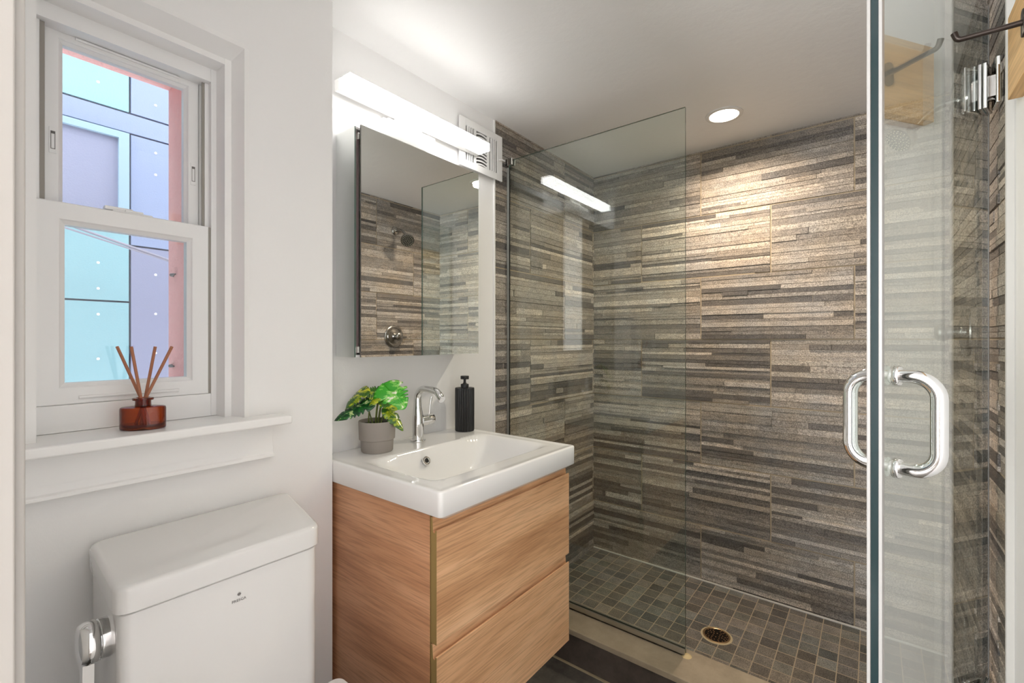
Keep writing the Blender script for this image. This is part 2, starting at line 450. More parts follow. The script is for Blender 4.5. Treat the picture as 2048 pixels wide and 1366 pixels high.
# ------------------------------------------------------------------ shower floor, curb, drain
rnd = random.Random(5)
b = MB(); px = 0.066
b.box(VX, RXT + 0.01, 1.69, BY + 0.008, SZ - 0.05, SZ - 0.0003, 1)
DR = (-0.527, 2.094)
x = -0.505 - 14 * px
while x < RXT:
    y = 2.209 - 8 * px
    while y < BY:
        x0, x1, y0, y1 = max(x + 0.0018, VX + 0.004), min(x + px - 0.0018, RXT), max(y + 0.0020, 1.70), min(y + px - 0.0020, BY)
        cx_, cy_ = (x0 + x1) / 2, (y0 + y1) / 2
        if x1 - x0 > 0.004 and y1 - y0 > 0.004:
            v = rnd.uniform(0.09, 0.20)
            tint = rnd.choice(((1, 0.92, 0.80), (1, 0.93, 0.84), (1.0, 0.95, 0.86), (0.94, 0.95, 0.86)))
            b.box(x0, x1, y0, y1, SZ - 0.002, SZ + rnd.uniform(-0.0002, 0.0003), 0, (v * tint[0], v * tint[1], v * tint[2]))
        y += px
    x += px
struct(build('floor_shower', b, [M['mosaic'], M['grout']]))
b = MB(); b.box(VX + 0.004, RXT - 0.004, BY - 0.012, BY - 0.002, SZ - 0.002, SZ + 0.006)
struct(build('trim_4', b, M['white_caulk'], bevel=0.002))

cu = MB().box(VX, RXW, 1.575, 1.700, FZ, -1.146)
cb = struct(build('floor_curb', cu, M['riser'], base=(-0.55, 1.64, FZ)))
build('curb_slab', MB().box(VX, RXW, 1.551, 1.716, -1.1455, -1.125), M['curb_top'], cb, bevel=0.002)
build('grout_line', MB().box(VX, RXW, 1.568, 1.576, FZ, FZ + 0.005), M['caulk'], cb)
build('metal_strip', MB().box(VX, RXW, 1.570, 1.5755, -1.158, -1.1455), mat('tan_edge_strip', srgb(120, 98, 80), 0.5), cb)

dr = thing('floor_drain', (DR[0], DR[1], SZ), 'round brass-rimmed drain with small holes in the mosaic shower floor', 'drain')
ringp = [(0.046, 0.0), (0.0545, 0.0), (0.0545, 0.0022), (0.052, 0.0032), (0.048, 0.0028), (0.046, 0.001)]
build('rim', MB().lathe(ringp + [ringp[0]], (DR[0], DR[1], SZ)), mat('drain_brass', srgb(190, 160, 120), 0.3, 0.9), dr, smooth=True)
build('grate', MB().lathe([(0.0001, 0.0018), (0.047, 0.0018), (0.047, 0.0003), (0.0001, 0.0003)], (DR[0], DR[1], SZ)), mat('drain_dark', (0.02, 0.014, 0.01, 1), 0.35, 0.7), dr, smooth=True)
hb = MB(); rr_ = random.Random(3)
for rad, n in ((0.014, 6), (0.024, 10), (0.034, 15), (0.042, 18)):
    for k in range(n):
        a = 2 * PI * k / n + rad * 40
        cx_, cy_ = DR[0] + rad * cos(a), DR[1] + rad * sin(a)
        if rr_.random() < 0.82:
            hb.lathe([(0.0022, 0.0), (0.0018, 0.0006), (0.0001, 0.0007)], (cx_, cy_, SZ + 0.0018), seg=8)
build('hole_glint', hb, mat('glint_copper', srgb(196, 150, 104), 0.3, 0.7), dr, smooth=True)['kind'] = 'stuff'  # raised copper-coloured dots stand in for glints in the drain holes
build('mortar_ring', MB().lathe([(0.053, 0.0), (0.063, 0.0), (0.060, 0.0008), (0.053, 0.001), (0.053, 0)], (DR[0], DR[1], SZ)), M['caulk'], dr, smooth=True)

# ------------------------------------------------------------------ window
win = struct(thing('window_1', (-1.35, 0.30, -0.19)))
def ring(b, x0, x1, y0, y1, z0, z1, hy0, hy1, hz0, hz1, m=0):
    b.box(x0, x1, y0, hy0, z0, z1, m); b.box(x0, x1, hy1, y1, z0, z1, m)
    b.box(x0, x1, hy0, hy1, z0, hz0, m); b.box(x0, x1, hy0, hy1, hz1, z1, m)
    return b
def mitred(b, x0, x1, y0, y1, z0, z1, w, bead=0.007, bx=0.010):
    """picture-frame ring with a sloping glazing bead; front face at x1 (room side)"""
    def loop(a, x): return [(x, y0 + a, z0 + a), (x, y1 - a, z0 + a), (x, y1 - a, z1 - a), (x, y0 + a, z1 - a)]
    L = [loop(0, x0), loop(0, x1 - 0.002), loop(0.002, x1), loop(w - 0.002, x1), loop(w, x1 - 0.002), loop(w, x1 - bx * 0.4), loop(w + bead, x1 - bx), loop(w + bead, x0)]
    vs = [p for l in L for p in l]; fs = []
    n = len(L)
    for i in range(n):
        j = (i + 1) % n
        for k in range(4):
            k2 = (k + 1) % 4
            fs.append((i * 4 + k, i * 4 + k2, j * 4 + k2, j * 4 + k))
    b.add(vs, fs); return b
fb = MB()
ring(fb, -1.40, -1.335, 0.125, 0.474, -0.194, 0.712, 0.137, 0.455, -0.1365, 0.661)
fb.box(-1.40, -1.374, 0.4405, 0.456, -0.14, 0.665); fb.box(-1.374, -1.352, 0.446, 0.456, 0.289, 0.665)
fb.box(-1.40, -1.374, 0.136, 0.1555, -0.14, 0.665); fb.box(-1.374, -1.352, 0.136, 0.148, 0.289, 0.665)
build('frame', fb, M['vinyl'], win, bevel=0.0012)
gk = MB(); gk.box(-1.3555, -1.3525, 0.440, 0.4455, 0.289, 0.660); gk.box(-1.3555, -1.3525, 0.148, 0.1555, 0.289, 0.660)
gk.box(-1.3395, -1.3365, 0.449, 0.455, -0.136, 0.288); gk.box(-1.3395, -1.3365, 0.137, 0.1405, -0.136, 0.288)
build('track', gk, mat('grey_track', (0.30, 0.28, 0.25, 1), 0.6), win)
lo = build('lower_sash', mitred(MB(), -1.366, -1.335, 0.1395, 0.4495, -0.136, 0.289, 0.037, 0.008), M['vinyl'], win)
up = build('upper_sash', mitred(MB(), -1.400, -1.3725, 0.1565, 0.4395, 0.255, 0.6705, 0.024, 0.006, 0.012), M['vinyl'], win)
build('pane', MB().box(-1.356, -1.352, 0.178, 0.412, -0.098, 0.252), M['window_glass'], lo)
build('pane', MB().box(-1.393, -1.389, 0.182, 0.414, 0.275, 0.646), M['window_glass'], up)
build('lift_rail', MB().tube([(-1.333, 0.205, -0.122), (-1.333, 0.385, -0.122)], 0.0035, 10), M['vinyl'], lo, smooth=True)
build('head_rail', MB().tube([(-1.370, 0.205, 0.6575), (-1.370, 0.395, 0.6575)], 0.003, 10), M['vinyl'], up, smooth=True)
lk = MB(); lk.box(-1.362, -1.340, 0.262, 0.335, 0.289, 0.293); lk.box(-1.368, -1.348, 0.250, 0.300, 0.293, 0.3015); lk.box(-1.358, -1.342, 0.285, 0.318, 0.293, 0.2975)
build('sash_lock', lk, M['vinyl'], win, bevel=0.0015)
for yy, zz in ((0.1700, 0.425), (0.4270, 0.425)):
    pl = MB(); pl.box(-1.3725, -1.3710, yy - 0.006, yy + 0.006, zz - 0.028, zz + 0.028)
    o = build('tilt_latch', pl, M['vinyl'], up, bevel=0.0025, bseg=3)
    s = MB(); ring(s, -1.3712, -1.3705, yy - 0.0036, yy + 0.0036, zz - 0.019, zz + 0.019, yy - 0.0026, yy + 0.0026, zz - 0.0178, zz + 0.0178)
    s.box(-1.3712, -1.3700, yy - 0.003, yy + 0.003, zz + 0.0135, zz + 0.0185)
    # cut line drawn as a slim dark slot rim
    build('slot_rim', s, M['gasket'], win)

# casing around the opening (stepped and splayed)
cs = MB()
cs.prism([(-1.25, 0.512), (-1.2485, 0.500), (-1.2893, 0.485), (-1.2893, 0.470), (-1.336, 0.4665), (-1.399, 0.4665), (-1.399, 0.512)], 'z', -0.2155, 0.738)
cs.prism([(-1.25, 0.748), (-1.2485, 0.735), (-1.29, 0.711), (-1.29, 0.697), (-1.336, 0.694), (-1.399, 0.694), (-1.399, 0.748)], 'y', 0.11, 0.5005)
cs.prism([(-1.25, 0.10), (-1.240, 0.106), (-1.240, 0.113), (-1.245, 0.117), (-1.245, 0.132), (-1.30, 0.136), (-1.399, 0.136), (-1.399, 0.10)], 'z', -0.2155, 0.738)
struct(build('trim_5', cs, M['trim']))
# sill (stool) and apron
si = MB()
si.prism([(-1.399, 0.1005), (-1.25, 0.1005), (-1.25, 0.055), (-1.185, 0.055), (-1.185, 0.592), (-1.249, 0.592), (-1.249, 0.500), (-1.399, 0.500)], 'z', -0.2165, -0.1945)
struct(build('trim_6', si, M['trim'], bevel=0.005, bseg=3))
ap = MB()
ap.prism([(-1.25, -0.2165), (-1.2345, -0.2165), (-1.2345, -0.276), (-1.232, -0.280), (-1.232, -0.292), (-1.2265, -0.2955), (-1.2265, -0.303), (-1.25, -0.306)], 'y', 0.055, 0.564)
struct(build('trim_7', ap, M['trim'], bevel=0.0012))

# outside of the wall: pink painted masonry reveal
ex = MB()
X0, X1 = -1.575, -1.4005
ex.box(X0, X1, 0.430, 1.0, -1.2, 1.4); ex.box(X0, X1, -0.5, 0.115, -1.2, 1.4)
ex.box(X0, X1, 0.115, 0.430, 0.708, 1.4); ex.box(X0, X1, 0.115, 0.430, -1.2, -0.21)
exo = struct(build('wall_exterior', ex, M['pink']))
for zz, xx in ((0.18, -1.500), (-0.072, -1.51)):
    build('screw', MB().tube([(xx - 0.035, 0.4315, zz), (xx - 0.03, 0.424, zz), (xx, 0.424, zz)], [0.0045, 0.0045, 0.0022], 10), M['gasket'], exo, smooth=True)

# building across the gap
fx = -2.6
fac = thing('building', (fx - 0.1, 0.5, FZ - 0.5), 'neighbouring building clad in aqua, blue and lavender panels outside the window', 'building')
build('wall', MB().box(fx - 0.35, fx - 0.012, -3, 4.5, FZ - 0.5, 3.2), mat('facade_backing', srgb(70, 78, 96), 0.8), fac)
aq = mat('aqua_panel', srgb(140, 186, 194), 0.7, bump=(160, 0.2, 0.003))
lb = mat('light_blue_panel', srgb(140, 156, 188), 0.7, bump=(160, 0.2, 0.003))
la = mat('lavender_panel', srgb(140, 146, 172), 0.7, bump=(160, 0.2, 0.003))
fr = mat('pale_blue_frame', srgb(150, 180, 198), 0.6)
gg = 0.004
yL, yM, yR = -0.6, 0.567, 1.6
panels = [(yL, yM, 1.007, 1.9, aq), (yM, yR, 1.007, 1.9, lb), (yL, yR, 0.917, 1.007, lb),
          (yM, yR, 0.42, 0.917, lb), (yM, yR, -1.1, 0.42, la), (yL, yM, 0.168, 0.50, aq), (yL, yM, -1.1, 0.168, aq)]
for y0, y1, z0, z1, mm in panels:
    build('panel', MB().box(fx - 0.012, fx, y0 + gg, y1 - gg, z0 + gg, z1 - gg), mm, fac)
wf = build('window_frame', ring(MB(), fx - 0.012, fx + 0.01, yL, yM - gg, 0.50, 0.917 - gg, yL + 0.04, 0.527, 0.53, 0.885), fr, fac)
build('shutter', MB().box(fx - 0.03, fx - 0.008, yL + 0.04, 0.527, 0.53, 0.885), la, wf)
for yy, zz in [(0.46, 1.10), (0.66, 1.08), (0.66, 0.86), (0.66, 0.76), (0.66, 0.55), (0.66, 0.30), (0.66, 0.12), (0.66, -0.06), (0.46, 0.33), (0.46, 0.22), (0.46, 0.11), (0.46, -0.08)]:
    build('rivet', MB().lathe([(0.006, 0), (0.004, 0.003), (0.0001, 0.004)], (fx, yy, zz), (1, 0, 0), 8), M['white_metal'], fac, smooth=True)
for i, (za, zb, lab) in enumerate(((0.44, 0.34, 'upper of two thin grey cables crossing in front of the blue facade'), (0.425, 0.335, 'lower of two thin grey cables crossing in front of the blue facade'))):
    pts = []
    for k in range(13):
        s = k / 12; y = -0.9 + 2.6 * s
        zc = za + (zb - za) * ((y - 0.36) / 0.35)
        pts.append((fx + 0.16, y, max(-0.4, min(1.2, zc)) if 0 < s < 1 else zc))
    tag(build('cable', MB().tube(pts, 0.0035 if i else 0.005, 8), mat('cable_grey', srgb(150, 150, 165), 0.5), smooth=True), lab, 'cable')

# ------------------------------------------------------------------ reed diffuser on the sill
DX, DY, DZ = -1.258, 0.297, -0.1945
amb = glass_mat('amber_glass', (0.80, 0.30, 0.055, 1), (1, 1, 1, 1), 0.02)
_nt = amb.node_tree   # longer path through the wall at glancing angles absorbs more
_ab = [n for n in _nt.nodes if n.type == 'MATH' and n.operation == 'ABSOLUTE'][0]
_tr = [n for n in _nt.nodes if n.type == 'BSDF_TRANSPARENT'][0]
_rp = ramp(_nt, [(0.0, (0.03, 0.003, 0.001, 1)), (0.35, (0.30, 0.06, 0.008, 1)), (1.0, (0.78, 0.30, 0.06, 1))])
_nt.links.new(_ab.outputs[0], _rp.inputs['Fac']); _nt.links.new(_rp.outputs['Color'], _tr.inputs['Color'])
dif = thing('reed_diffuser', (DX, DY, DZ), 'amber glass reed diffuser bottle with four sticks on the window sill', 'diffuser')
rot = R(60)
bo = MB()
def oval(b, prof, m=0):
    b.lathe(prof, (DX, DY, DZ), (0, 0, 1), 48, m, 0.0415, 0.0265, rot); return b
oval(bo, [(0.0001, 0.001), (0.90, 0.0), (0.985, 0.002), (1.0, 0.005), (1.0, 0.045), (0.97, 0.0485), (0.88, 0.050), (0.45, 0.0515)])
bo.lathe([(0.0148, 0.0505), (0.0142, 0.056), (0.0142, 0.0625), (0.0185, 0.0635), (0.0192, 0.066), (0.0185, 0.0685), (0.0125, 0.069), (0.0115, 0.064), (0.0115, 0.052)], (DX, DY, DZ), seg=36)
build('bottle', bo, amb, dif, smooth=True)
li = MB(); oval(li, [(0.0001, 0.006), (0.88, 0.006), (0.93, 0.009), (0.93, 0.012), (0.0001, 0.012)])
build('thick_base', li, mat('amber_base', (0.09, 0.014, 0.004, 1), 0.05, coat=0.6), dif, smooth=True)
RV = Vector((0.7875, 0.6163, 0)); FV = Vector((-0.6163, 0.7875, 0))
for k, (dr_, bt, df) in enumerate(((-0.0605, 0.016, 0.004), (-0.021, 0.006, -0.006), (0.022, -0.006, 0.006), (0.066, -0.018, -0.004))):
    tip = Vector((DX, DY, -0.0145)) + RV * dr_ + FV * df
    neck = Vector((DX, DY, DZ + 0.066)) + RV * (dr_ * 0.10) + FV * df * 0.5
    d = (neck - tip); bot = tip + d * ((tip.z - (DZ + 0.009)) / -d.z)
    bot2 = Vector((DX, DY, DZ + 0.0095)) + (bot - Vector((DX, DY, DZ + 0.0095))) * 0.7
    build('reed', MB().tube([bot2, neck, tip], 0.0030, 10), M['reed'], dif, smooth=True)

# ------------------------------------------------------------------ toilet
toi = thing('toilet', (-0.85, 0.366, FZ), 'white ceramic one-piece toilet with a boxy tank under the window', 'toilet')
def quad_prism(b, q, z0, z1, taper=0.0):
    vs = [(x, y, z0) for x, y in q] + [(x, y, z1) for x, y in q]
    b.add(vs, [(0, 3, 2, 1), (4, 5, 6, 7), (0, 1, 5, 4), (1, 2, 6, 5), (2, 3, 7, 6), (3, 0, 4, 7)]); return b
lidq = [(-1.238, 0.203), (-0.960, 0.190), (-0.957, 0.540), (-1.236, 0.603)]
def rounded_poly(q, r, n=6):
    out = []
    m = len(q)
    for i in range(m):
        p = Vector(q[i]); a = Vector(q[i - 1]); c = Vector(q[(i + 1) % m])
        da = (a - p).normalized(); dc = (c - p).normalized()
        for k in range(n + 1):
            t = k / n
            out.append(tuple((p + da * r) * (1 - t) ** 2 + p * 2 * t * (1 - t) + (p + dc * r) * t ** 2))
    return out
def slab(q, r, z0, z1, e, b=None, m=0):
    """rounded-corner slab with softened top edge radius e"""
    b = b or MB()
    base = rounded_poly(q, r); n = len(base)
    c = Vector((sum(p[0] for p in base) / n, sum(p[1] for p in base) / n))
    def ins(d):
        res = []
        for p in base:
            v = c - Vector(p); L = v.length
            # inset roughly along both axes
            res.append((p[0] + (d if p[0] < c.x else -d) * min(1, abs(p[0] - c.x) / 0.05), p[1] + (d if p[1] < c.y else -d) * min(1, abs(p[1] - c.y) / 0.05)))
        return res
    loops = [(ins(e * 0.3), z0), (ins(0), z0 + e * 0.3)]
    for k in range(5):
        a = k / 4 * PI / 2
        loops.append((ins(e * (1 - cos(a))), z1 - e + e * sin(a)))
    vs = [(p[0], p[1], z) for l, z in loops for p in l]; fs = []
    for i in range(len(loops) - 1):
        for k in range(n):
            k2 = (k + 1) % n
            fs.append((i * n + k, i * n + k2, (i + 1) * n + k2, (i + 1) * n + k))
    fs.append(tuple(range(n))[::-1]); fs.append(tuple((len(loops) - 1) * n + k for k in range(n)))
    b.add(vs, fs, m); return b
M['toilet'] = mat('toilet_ceramic', (0.72, 0.712, 0.70, 1), 0.10, coat=0.4)
build('tank_lid', slab(lidq, 0.026, -0.451, -0.405, 0.009), M['toilet'], toi, smooth=True)
tb = [(-1.236, 0.208), (-0.966, 0.196), (-0.962, 0.535), (-1.234, 0.597)]
tank = build('tank', slab(tb, 0.022, -0.86, -0.4535, 0.003), M['toilet'], toi, smooth=True)
# bowl: loft of superellipse sections
def section(cx, cy, a, bq, z, n=48, p=2.6):
    r = []
    for k in range(n):
        t = 2 * PI * k / n
        r.append((cx + a * math.copysign(abs(cos(t)) ** (2 / p), cos(t)), cy + bq * math.copysign(abs(sin(t)) ** (2 / p), sin(t)), z))
    return r
def loft(secs, cap=True):
    b = MB(); n = len(secs[0]); vs = [p for s in secs for p in s]; fs = []
    for i in range(len(secs) - 1):
        for k in range(n):
            k2 = (k + 1) % n
            fs.append((i * n + k, i * n + k2, (i + 1) * n + k2, (i + 1) * n + k))
    fs.append(tuple(range(n))[::-1]); fs.append(tuple((len(secs) - 1) * n + k for k in range(n)))
    b.add(vs, fs); return b
cyb = 0.366
secs = [section(-0.88, cyb, 0.30, 0.115, FZ, p=4), section(-0.88, cyb, 0.305, 0.12, FZ + 0.02, p=4), section(-0.87, cyb, 0.32, 0.13, -1.10, p=3.6),
        section(-0.85, cyb, 0.37, 0.165, -0.95, p=3.0), section(-0.825, cyb, 0.405, 0.19, -0.85, p=2.8), section(-0.82, cyb, 0.41, 0.195, -0.790, p=2.8)]
build('bowl', loft(secs), M['toilet'], toi, smooth=True)
def seat_outline(x0, x1, y0, y1, z, n=20):
    c = (y0 + y1) / 2; w = (y1 - y0) / 2; r = 0.020; pts = []
    for k in range(7):
        a = PI + PI / 2 * k / 6
        pts.append((x0 + r + r * cos(a), y0 + r + r * sin(a), z))
    for k in range(n + 1):
        a = -PI / 2 + PI * k / n
        pts.append((x1 - 0.20 + 0.20 * cos(a), c + w * sin(a), z))
    for k in range(7):
        a = PI / 2 + PI / 2 * k / 6
        pts.append((x0 + r + r * cos(a), y1 - r + r * sin(a), z))
    return pts
def seat_slab(x0, x1, y0, y1, z0, z1):
    S = [seat_outline(x0 + 0.004, x1 - 0.004, y0 + 0.004, y1 - 0.004, z0), seat_outline(x0, x1, y0, y1, z0 + 0.004),
         seat_outline(x0, x1, y0, y1, z1 - 0.006), seat_outline(x0 + 0.005, x1 - 0.005, y0 + 0.005, y1 - 0.005, z1)]
    return loft(S)
build('seat', seat_slab(-0.930, -0.435, 0.160, 0.570, -0.7895, -0.772), M['toilet'], toi, smooth=True)
build('seat_lid', seat_slab(-0.944, -0.430, 0.154, 0.578, -0.770, -0.750), M['toilet'], toi, smooth=True)
# flush lever on the left side of the tank
lx, lz = -1.056, -0.518
fl = build('flush_lever', MB().lathe([(0.001, -0.004), (0.033, -0.004), (0.033, 0.008), (0.031, 0.010), (0.001, 0.010)], (lx, 0.196, lz), (0, -1, 0), 40), M['chrome'], tank, smooth=True)
kb = MB().lathe([(0.001, 0.0115), (0.033, 0.0115), (0.035, 0.014), (0.035, 0.027), (0.031, 0.034), (0.020, 0.037), (0.001, 0.0375)], (lx, 0.196, lz), (0, -1, 0), 40)
kb.prism([(lx - 0.012, lz - 0.030), (lx + 0.012, lz - 0.030), (lx + 0.009, lz - 0.085), (lx - 0.009, lz - 0.085)], 'y', 0.165, 0.180)
kb.v = [tuple(p) for p in kb.v]
build('flush_knob', kb, M['chrome'], tank, smooth=True)
# maker's mark on the tank
def text_mb(txt, size, origin, right, up_, extr=0.0003):
    cu_ = bpy.data.curves.new('t', 'FONT'); cu_.body = txt; cu_.size = size; cu_.extrude = extr; cu_.align_x = 'CENTER'; cu_.space_character = 1.1; cu_.offset = size * 0.012
    o = bpy.data.objects.new('t', cu_); C.objects.link(o)
    dg = bpy.context.evaluated_depsgraph_get(); me = o.evaluated_get(dg).to_mesh()
    r = Vector(right); u = Vector(up_); n = r.cross(u)
    b = MB(); b.add([Vector(origin) + r * v.co.x + u * v.co.y + n * v.co.z for v in me.vertices], [tuple(p.vertices) for p in me.polygons])
    o.evaluated_get(dg).to_mesh_clear(); bpy.data.objects.remove(o); bpy.data.curves.remove(cu_)
    return b
lb_ = text_mb('FRESCA', 0.0070, (-0.9632, 0.376, -0.504), (0.004, 1, 0), (0, 0, 1))
for k in range(5):
    a = R(-60 + 30 * k) if k else 0
for a_, l_ in ((-70, .0040), (-35, .0046), (0, .0050), (35, .0046), (70, .0040), (145, .0022), (-145, .0022)):
    a = R(a_); c0 = Vector((-0.9631, 0.376, -0.4915)); d = Vector((0, sin(a), cos(a))); w = Vector((0, cos(a), -sin(a)))
    pp = [c0 + d * 0.0006, c0 + d * l_ * 0.55 + w * 0.0013, c0 + d * l_, c0 + d * l_ * 0.55 - w * 0.0013]
    lb_.add(pp + [p + Vector((0.0006, 0, 0)) for p in pp], [(0, 1, 2, 3), (4, 7, 6, 5), (0, 4, 5, 1), (1, 5, 6, 2), (2, 6, 7, 3), (3, 7, 4, 0)])
build('logo', lb_, M['logo'], tank)

# ------------------------------------------------------------------ vanity cabinet
van = thing('vanity_cabinet', (-1.09, 1.052, -1.02), 'wall-hung oak-veneer vanity cabinet with two drawers under the washbasin', 'cabinet')
body = MB()
yv0, yv1, zv0, zv1 = 0.752, 1.352, -1.020, -0.4215
body.box(VX + 0.002, -0.839, yv0, yv0 + 0.018, zv0, zv1, 0); body.box(VX + 0.002, -0.839, yv1 - 0.018, yv1, zv0, zv1, 0)
body.box(VX + 0.002, -0.842, yv0 + 0.018, yv1 - 0.018, zv0, zv0 + 0.018, 0); body.box(VX + 0.002, VX + 0.014, yv0 + 0.018, yv1 - 0.018, zv0 + 0.018, zv1, 0)
body.box(-0.92, -0.842, yv0 + 0.018, yv1 - 0.018, zv0 + 0.018, zv1, 1)  # solid dark block in place of the shade behind the drawer gaps
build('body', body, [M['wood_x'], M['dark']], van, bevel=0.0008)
build('edge_banding', MB().box(-0.8392, -0.8382, yv0, yv0 + 0.018, zv0, zv1), M['brass'], van)
def front(z0, z1, zt):
    p = [(-0.834, z0), (-0.8145, z0), (-0.814, z0 + 0.0005), (-0.814, z1 - 0.001), (-0.815, z1), (-0.8175, z1), (-0.8188, z1 - 0.003)]
    for k in range(1, 6):
        a = PI * k / 6; p.append((-0.8226 + 0.0038 * cos(a), z1 - 0.004 - 0.0040 * sin(a)))
    p += [(-0.8266, z1 - 0.003), (-0.8285, zt), (-0.834, zt)]
    b = MB().prism(p, 'y', 0.7502, 1.3545, 0, 1)
    return b
for z0, z1, zt in ((-0.7250, -0.4525, -0.4245), (-1.0210, -0.7540, -0.7285)):
    build('drawer', front(z0, z1, zt), [M['wood_y'], M['brass']], van, auto=30)

# ------------------------------------------------------------------ washbasin
SZT, SZB = -0.358, -0.4185
sx0, sx1, sy0, sy1 = VX + 0.001, -0.793, 0.7425, 1.3625
def S(t):
    t = max(0.0, min(1.0, t)); return t * t * (3 - 2 * t)
def basin_h(x, y):
    d = S((x + 1.175) / 0.060) * S((-0.865 - x) / 0.10) * S((y - 0.790) / 0.17) * S((1.325 - y) / 0.13)
    d = 0.105 * (d ** 0.75)
    lipn = 0.0025 * (1 - S(min(-0.793 - x, y - sy0, sy1 - y) / 0.03)) if x > -1.2 else 0.0025 * (1 - S(min(y - sy0, sy1 - y, 0.05) / 0.03))
    return SZT - d + max(0, lipn) - 0.0
def rrect(x0, x1, y0, y1, r, per=26):
    pts = []
    cs_ = [(x1 - r, y1 - r, 0), (x0 + r, y1 - r, 90), (x0 + r, y0 + r, 180), (x1 - r, y0 + r, 270)]
    for i, (cx_, cy_, a0) in enumerate(cs_):
        for k in range(7):
            a = R(a0 + 90 * k / 6); pts.append((cx_ + r * cos(a), cy_ + r * sin(a)))
        nx = cs_[(i + 1) % 4]; a = R(nx[2]); q = (nx[0] + r * cos(a), nx[1] + r * sin(a)); p = pts[-1]
        for k in range(1, per):
            pts.append((p[0] + (q[0] - p[0]) * k / per, p[1] + (q[1] - p[1]) * k / per))
    return pts
sb = MB(); er = 0.006
outer = rrect(sx0, sx1, sy0, sy1, 0.012); n = len(outer)
inner = rrect(sx0 + er, sx1 - er, sy0 + er, sy1 - er, 0.008)
cxs, cys = -1.03, 1.055
vs = [(cxs, cys, basin_h(cxs, cys))]; NR = 90
for i in range(1, NR + 1):
    s = i / NR
    for p in inner:
        x = cxs + (p[0] - cxs) * s; y = cys + (p[1] - cys) * s
        vs.append((x, y, basin_h(x, y)))
ztop = [v[2] for v in vs[-n:]]
for k in range(1, 5):
    a = k / 4 * PI / 2
    for j, (pi_, po) in enumerate(zip(inner, outer)):
        f = sin(a); vs.append((pi_[0] + (po[0] - pi_[0]) * f, pi_[1] + (po[1] - pi_[1]) * f, ztop[j] - er * (1 - cos(a))))
for zz, ii in ((SZB + 0.003, 0.0), (SZB, 0.003)):
    for p in outer:
        vs.append((p[0] + (ii if p[0] < cxs else -ii), p[1] + (ii if p[1] < cys else -ii), zz))
rings_n = NR + 4 + 2
fs = [(0, 1 + k, 1 + (k + 1) % n) for k in range(n)]
for i in range(rings_n - 1):
    for k in range(n):
        k2 = (k + 1) % n
        fs.append((1 + i * n + k, 1 + (i + 1) * n + k, 1 + (i + 1) * n + k2, 1 + i * n + k2))
# underside bowl drop, closed
low = [(p[0] * 0.55 + cxs * 0.45, p[1] * 0.55 + cys * 0.45, -0.49) for p in outer]
vs += low
base_i = 1 + (rings_n - 1) * n
for k in range(n):
    k2 = (k + 1) % n
    fs.append((base_i + k, base_i + n + k, base_i + n + k2, base_i + k2))
fs.append(tuple(base_i + n + k for k in range(n)))
sb.add(vs, fs)
snk = thing('washbasin', (-1.08, 1.0525, SZB), 'white ceramic rectangular washbasin on top of the oak vanity', 'washbasin')
build('basin', sb, M['ceramic'], snk, smooth=True, auto=60)
oz_ = -0.3935
# overflow on the rear slope
ox = -1.1465; oy = 1.012
nrm = Vector((0.90, 0, 0.43)).normalized()
build('overflow_ring', MB().lathe([(0.0080, -0.002), (0.0080, 0.0022), (0.0105, 0.0034), (0.0140, 0.0026), (0.0152, 0.0), (0.0152, -0.002), (0.0080, -0.002)], (ox, oy, oz_), nrm, 32), M['chrome'], snk, smooth=True)
build('overflow_shade_disc', MB().lathe([(0.0001, -0.001), (0.0074, -0.001), (0.0074, 0.0006), (0.0001, 0.0006)], (ox, oy, oz_), nrm, 24), M['dark'], snk, smooth=True)  # solid disc; the shade inside the overflow is put into its colour
zd = basin_h(-1.03, 1.055)
build('drain_plug', MB().lathe([(0.0001, 0.006), (0.018, 0.005), (0.021, 0.003), (0.031, 0.002), (0.032, -0.001), (0.0001, -0.001)], (-1.03, 1.055, zd), seg=32), M['chrome'], snk, smooth=True)

# ------------------------------------------------------------------ faucet
fx_, fy_, fz_ = -1.268, 1.080, SZT
fau = thing('faucet', (fx_, fy_, fz_), 'chrome single-lever basin faucet with a hooked spout', 'faucet')
path = [(0, 0, 0.006), (0, 0, 0.03), (0, 0, 0.06), (0, 0, 0.082), (-0.001, 0, 0.100), (-0.002, 0, 0.118), (-0.002, 0, 0.135), (-0.002, 0, 0.150)]
rad = [0.0205, 0.0205, 0.0205, 0.0200, 0.0178, 0.0152, 0.0136, 0.0130]
for k in range(1, 9):
    a = PI / 2 * k / 8; path.append((-0.002 + 0.034 * (1 - cos(a)), 0, 0.150 + 0.036 * sin(a))); rad.append(0.0128)
path += [(0.055, 0, 0.1865), (0.075, 0, 0.185), (0.092, 0, 0.1825)]; rad += [0.0124, 0.0124, 0.0124]
for k in range(1, 6):
    a = R(55) * k / 5; path.append((0.092 + 0.030 * sin(a), 0, 0.1825 - 0.030 * (1 - cos(a)) - 0.002 * k)); rad.append(0.0124)
path.append((0.1235, 0, 0.150 + 0.006)); rad.append(0.0122)
build('spout', MB().tube([(fx_ + p[0], fy_ + p[1], fz_ + p[2]) for p in path], rad, 28), M['chrome'], fau, smooth=True)
build('base_ring', MB().lathe([(0.001, 0), (0.0262, 0), (0.0268, 0.002), (0.0262, 0.0055), (0.0215, 0.0072), (0.001, 0.0075)], (fx_, fy_, fz_)), M['chrome'], fau, smooth=True)
hd = build('handle', MB().lathe([(0.001, 0.010), (0.0195, 0.010), (0.0198, 0.037), (0.0188, 0.0378), (0.0188, 0.0390), (0.0198, 0.0398), (0.0198, 0.063), (0.0178, 0.0655), (0.001, 0.066)], (fx_ + 0.002, fy_, fz_ + 0.072), (0, 1, 0), 40), M['chrome'], fau, smooth=True)
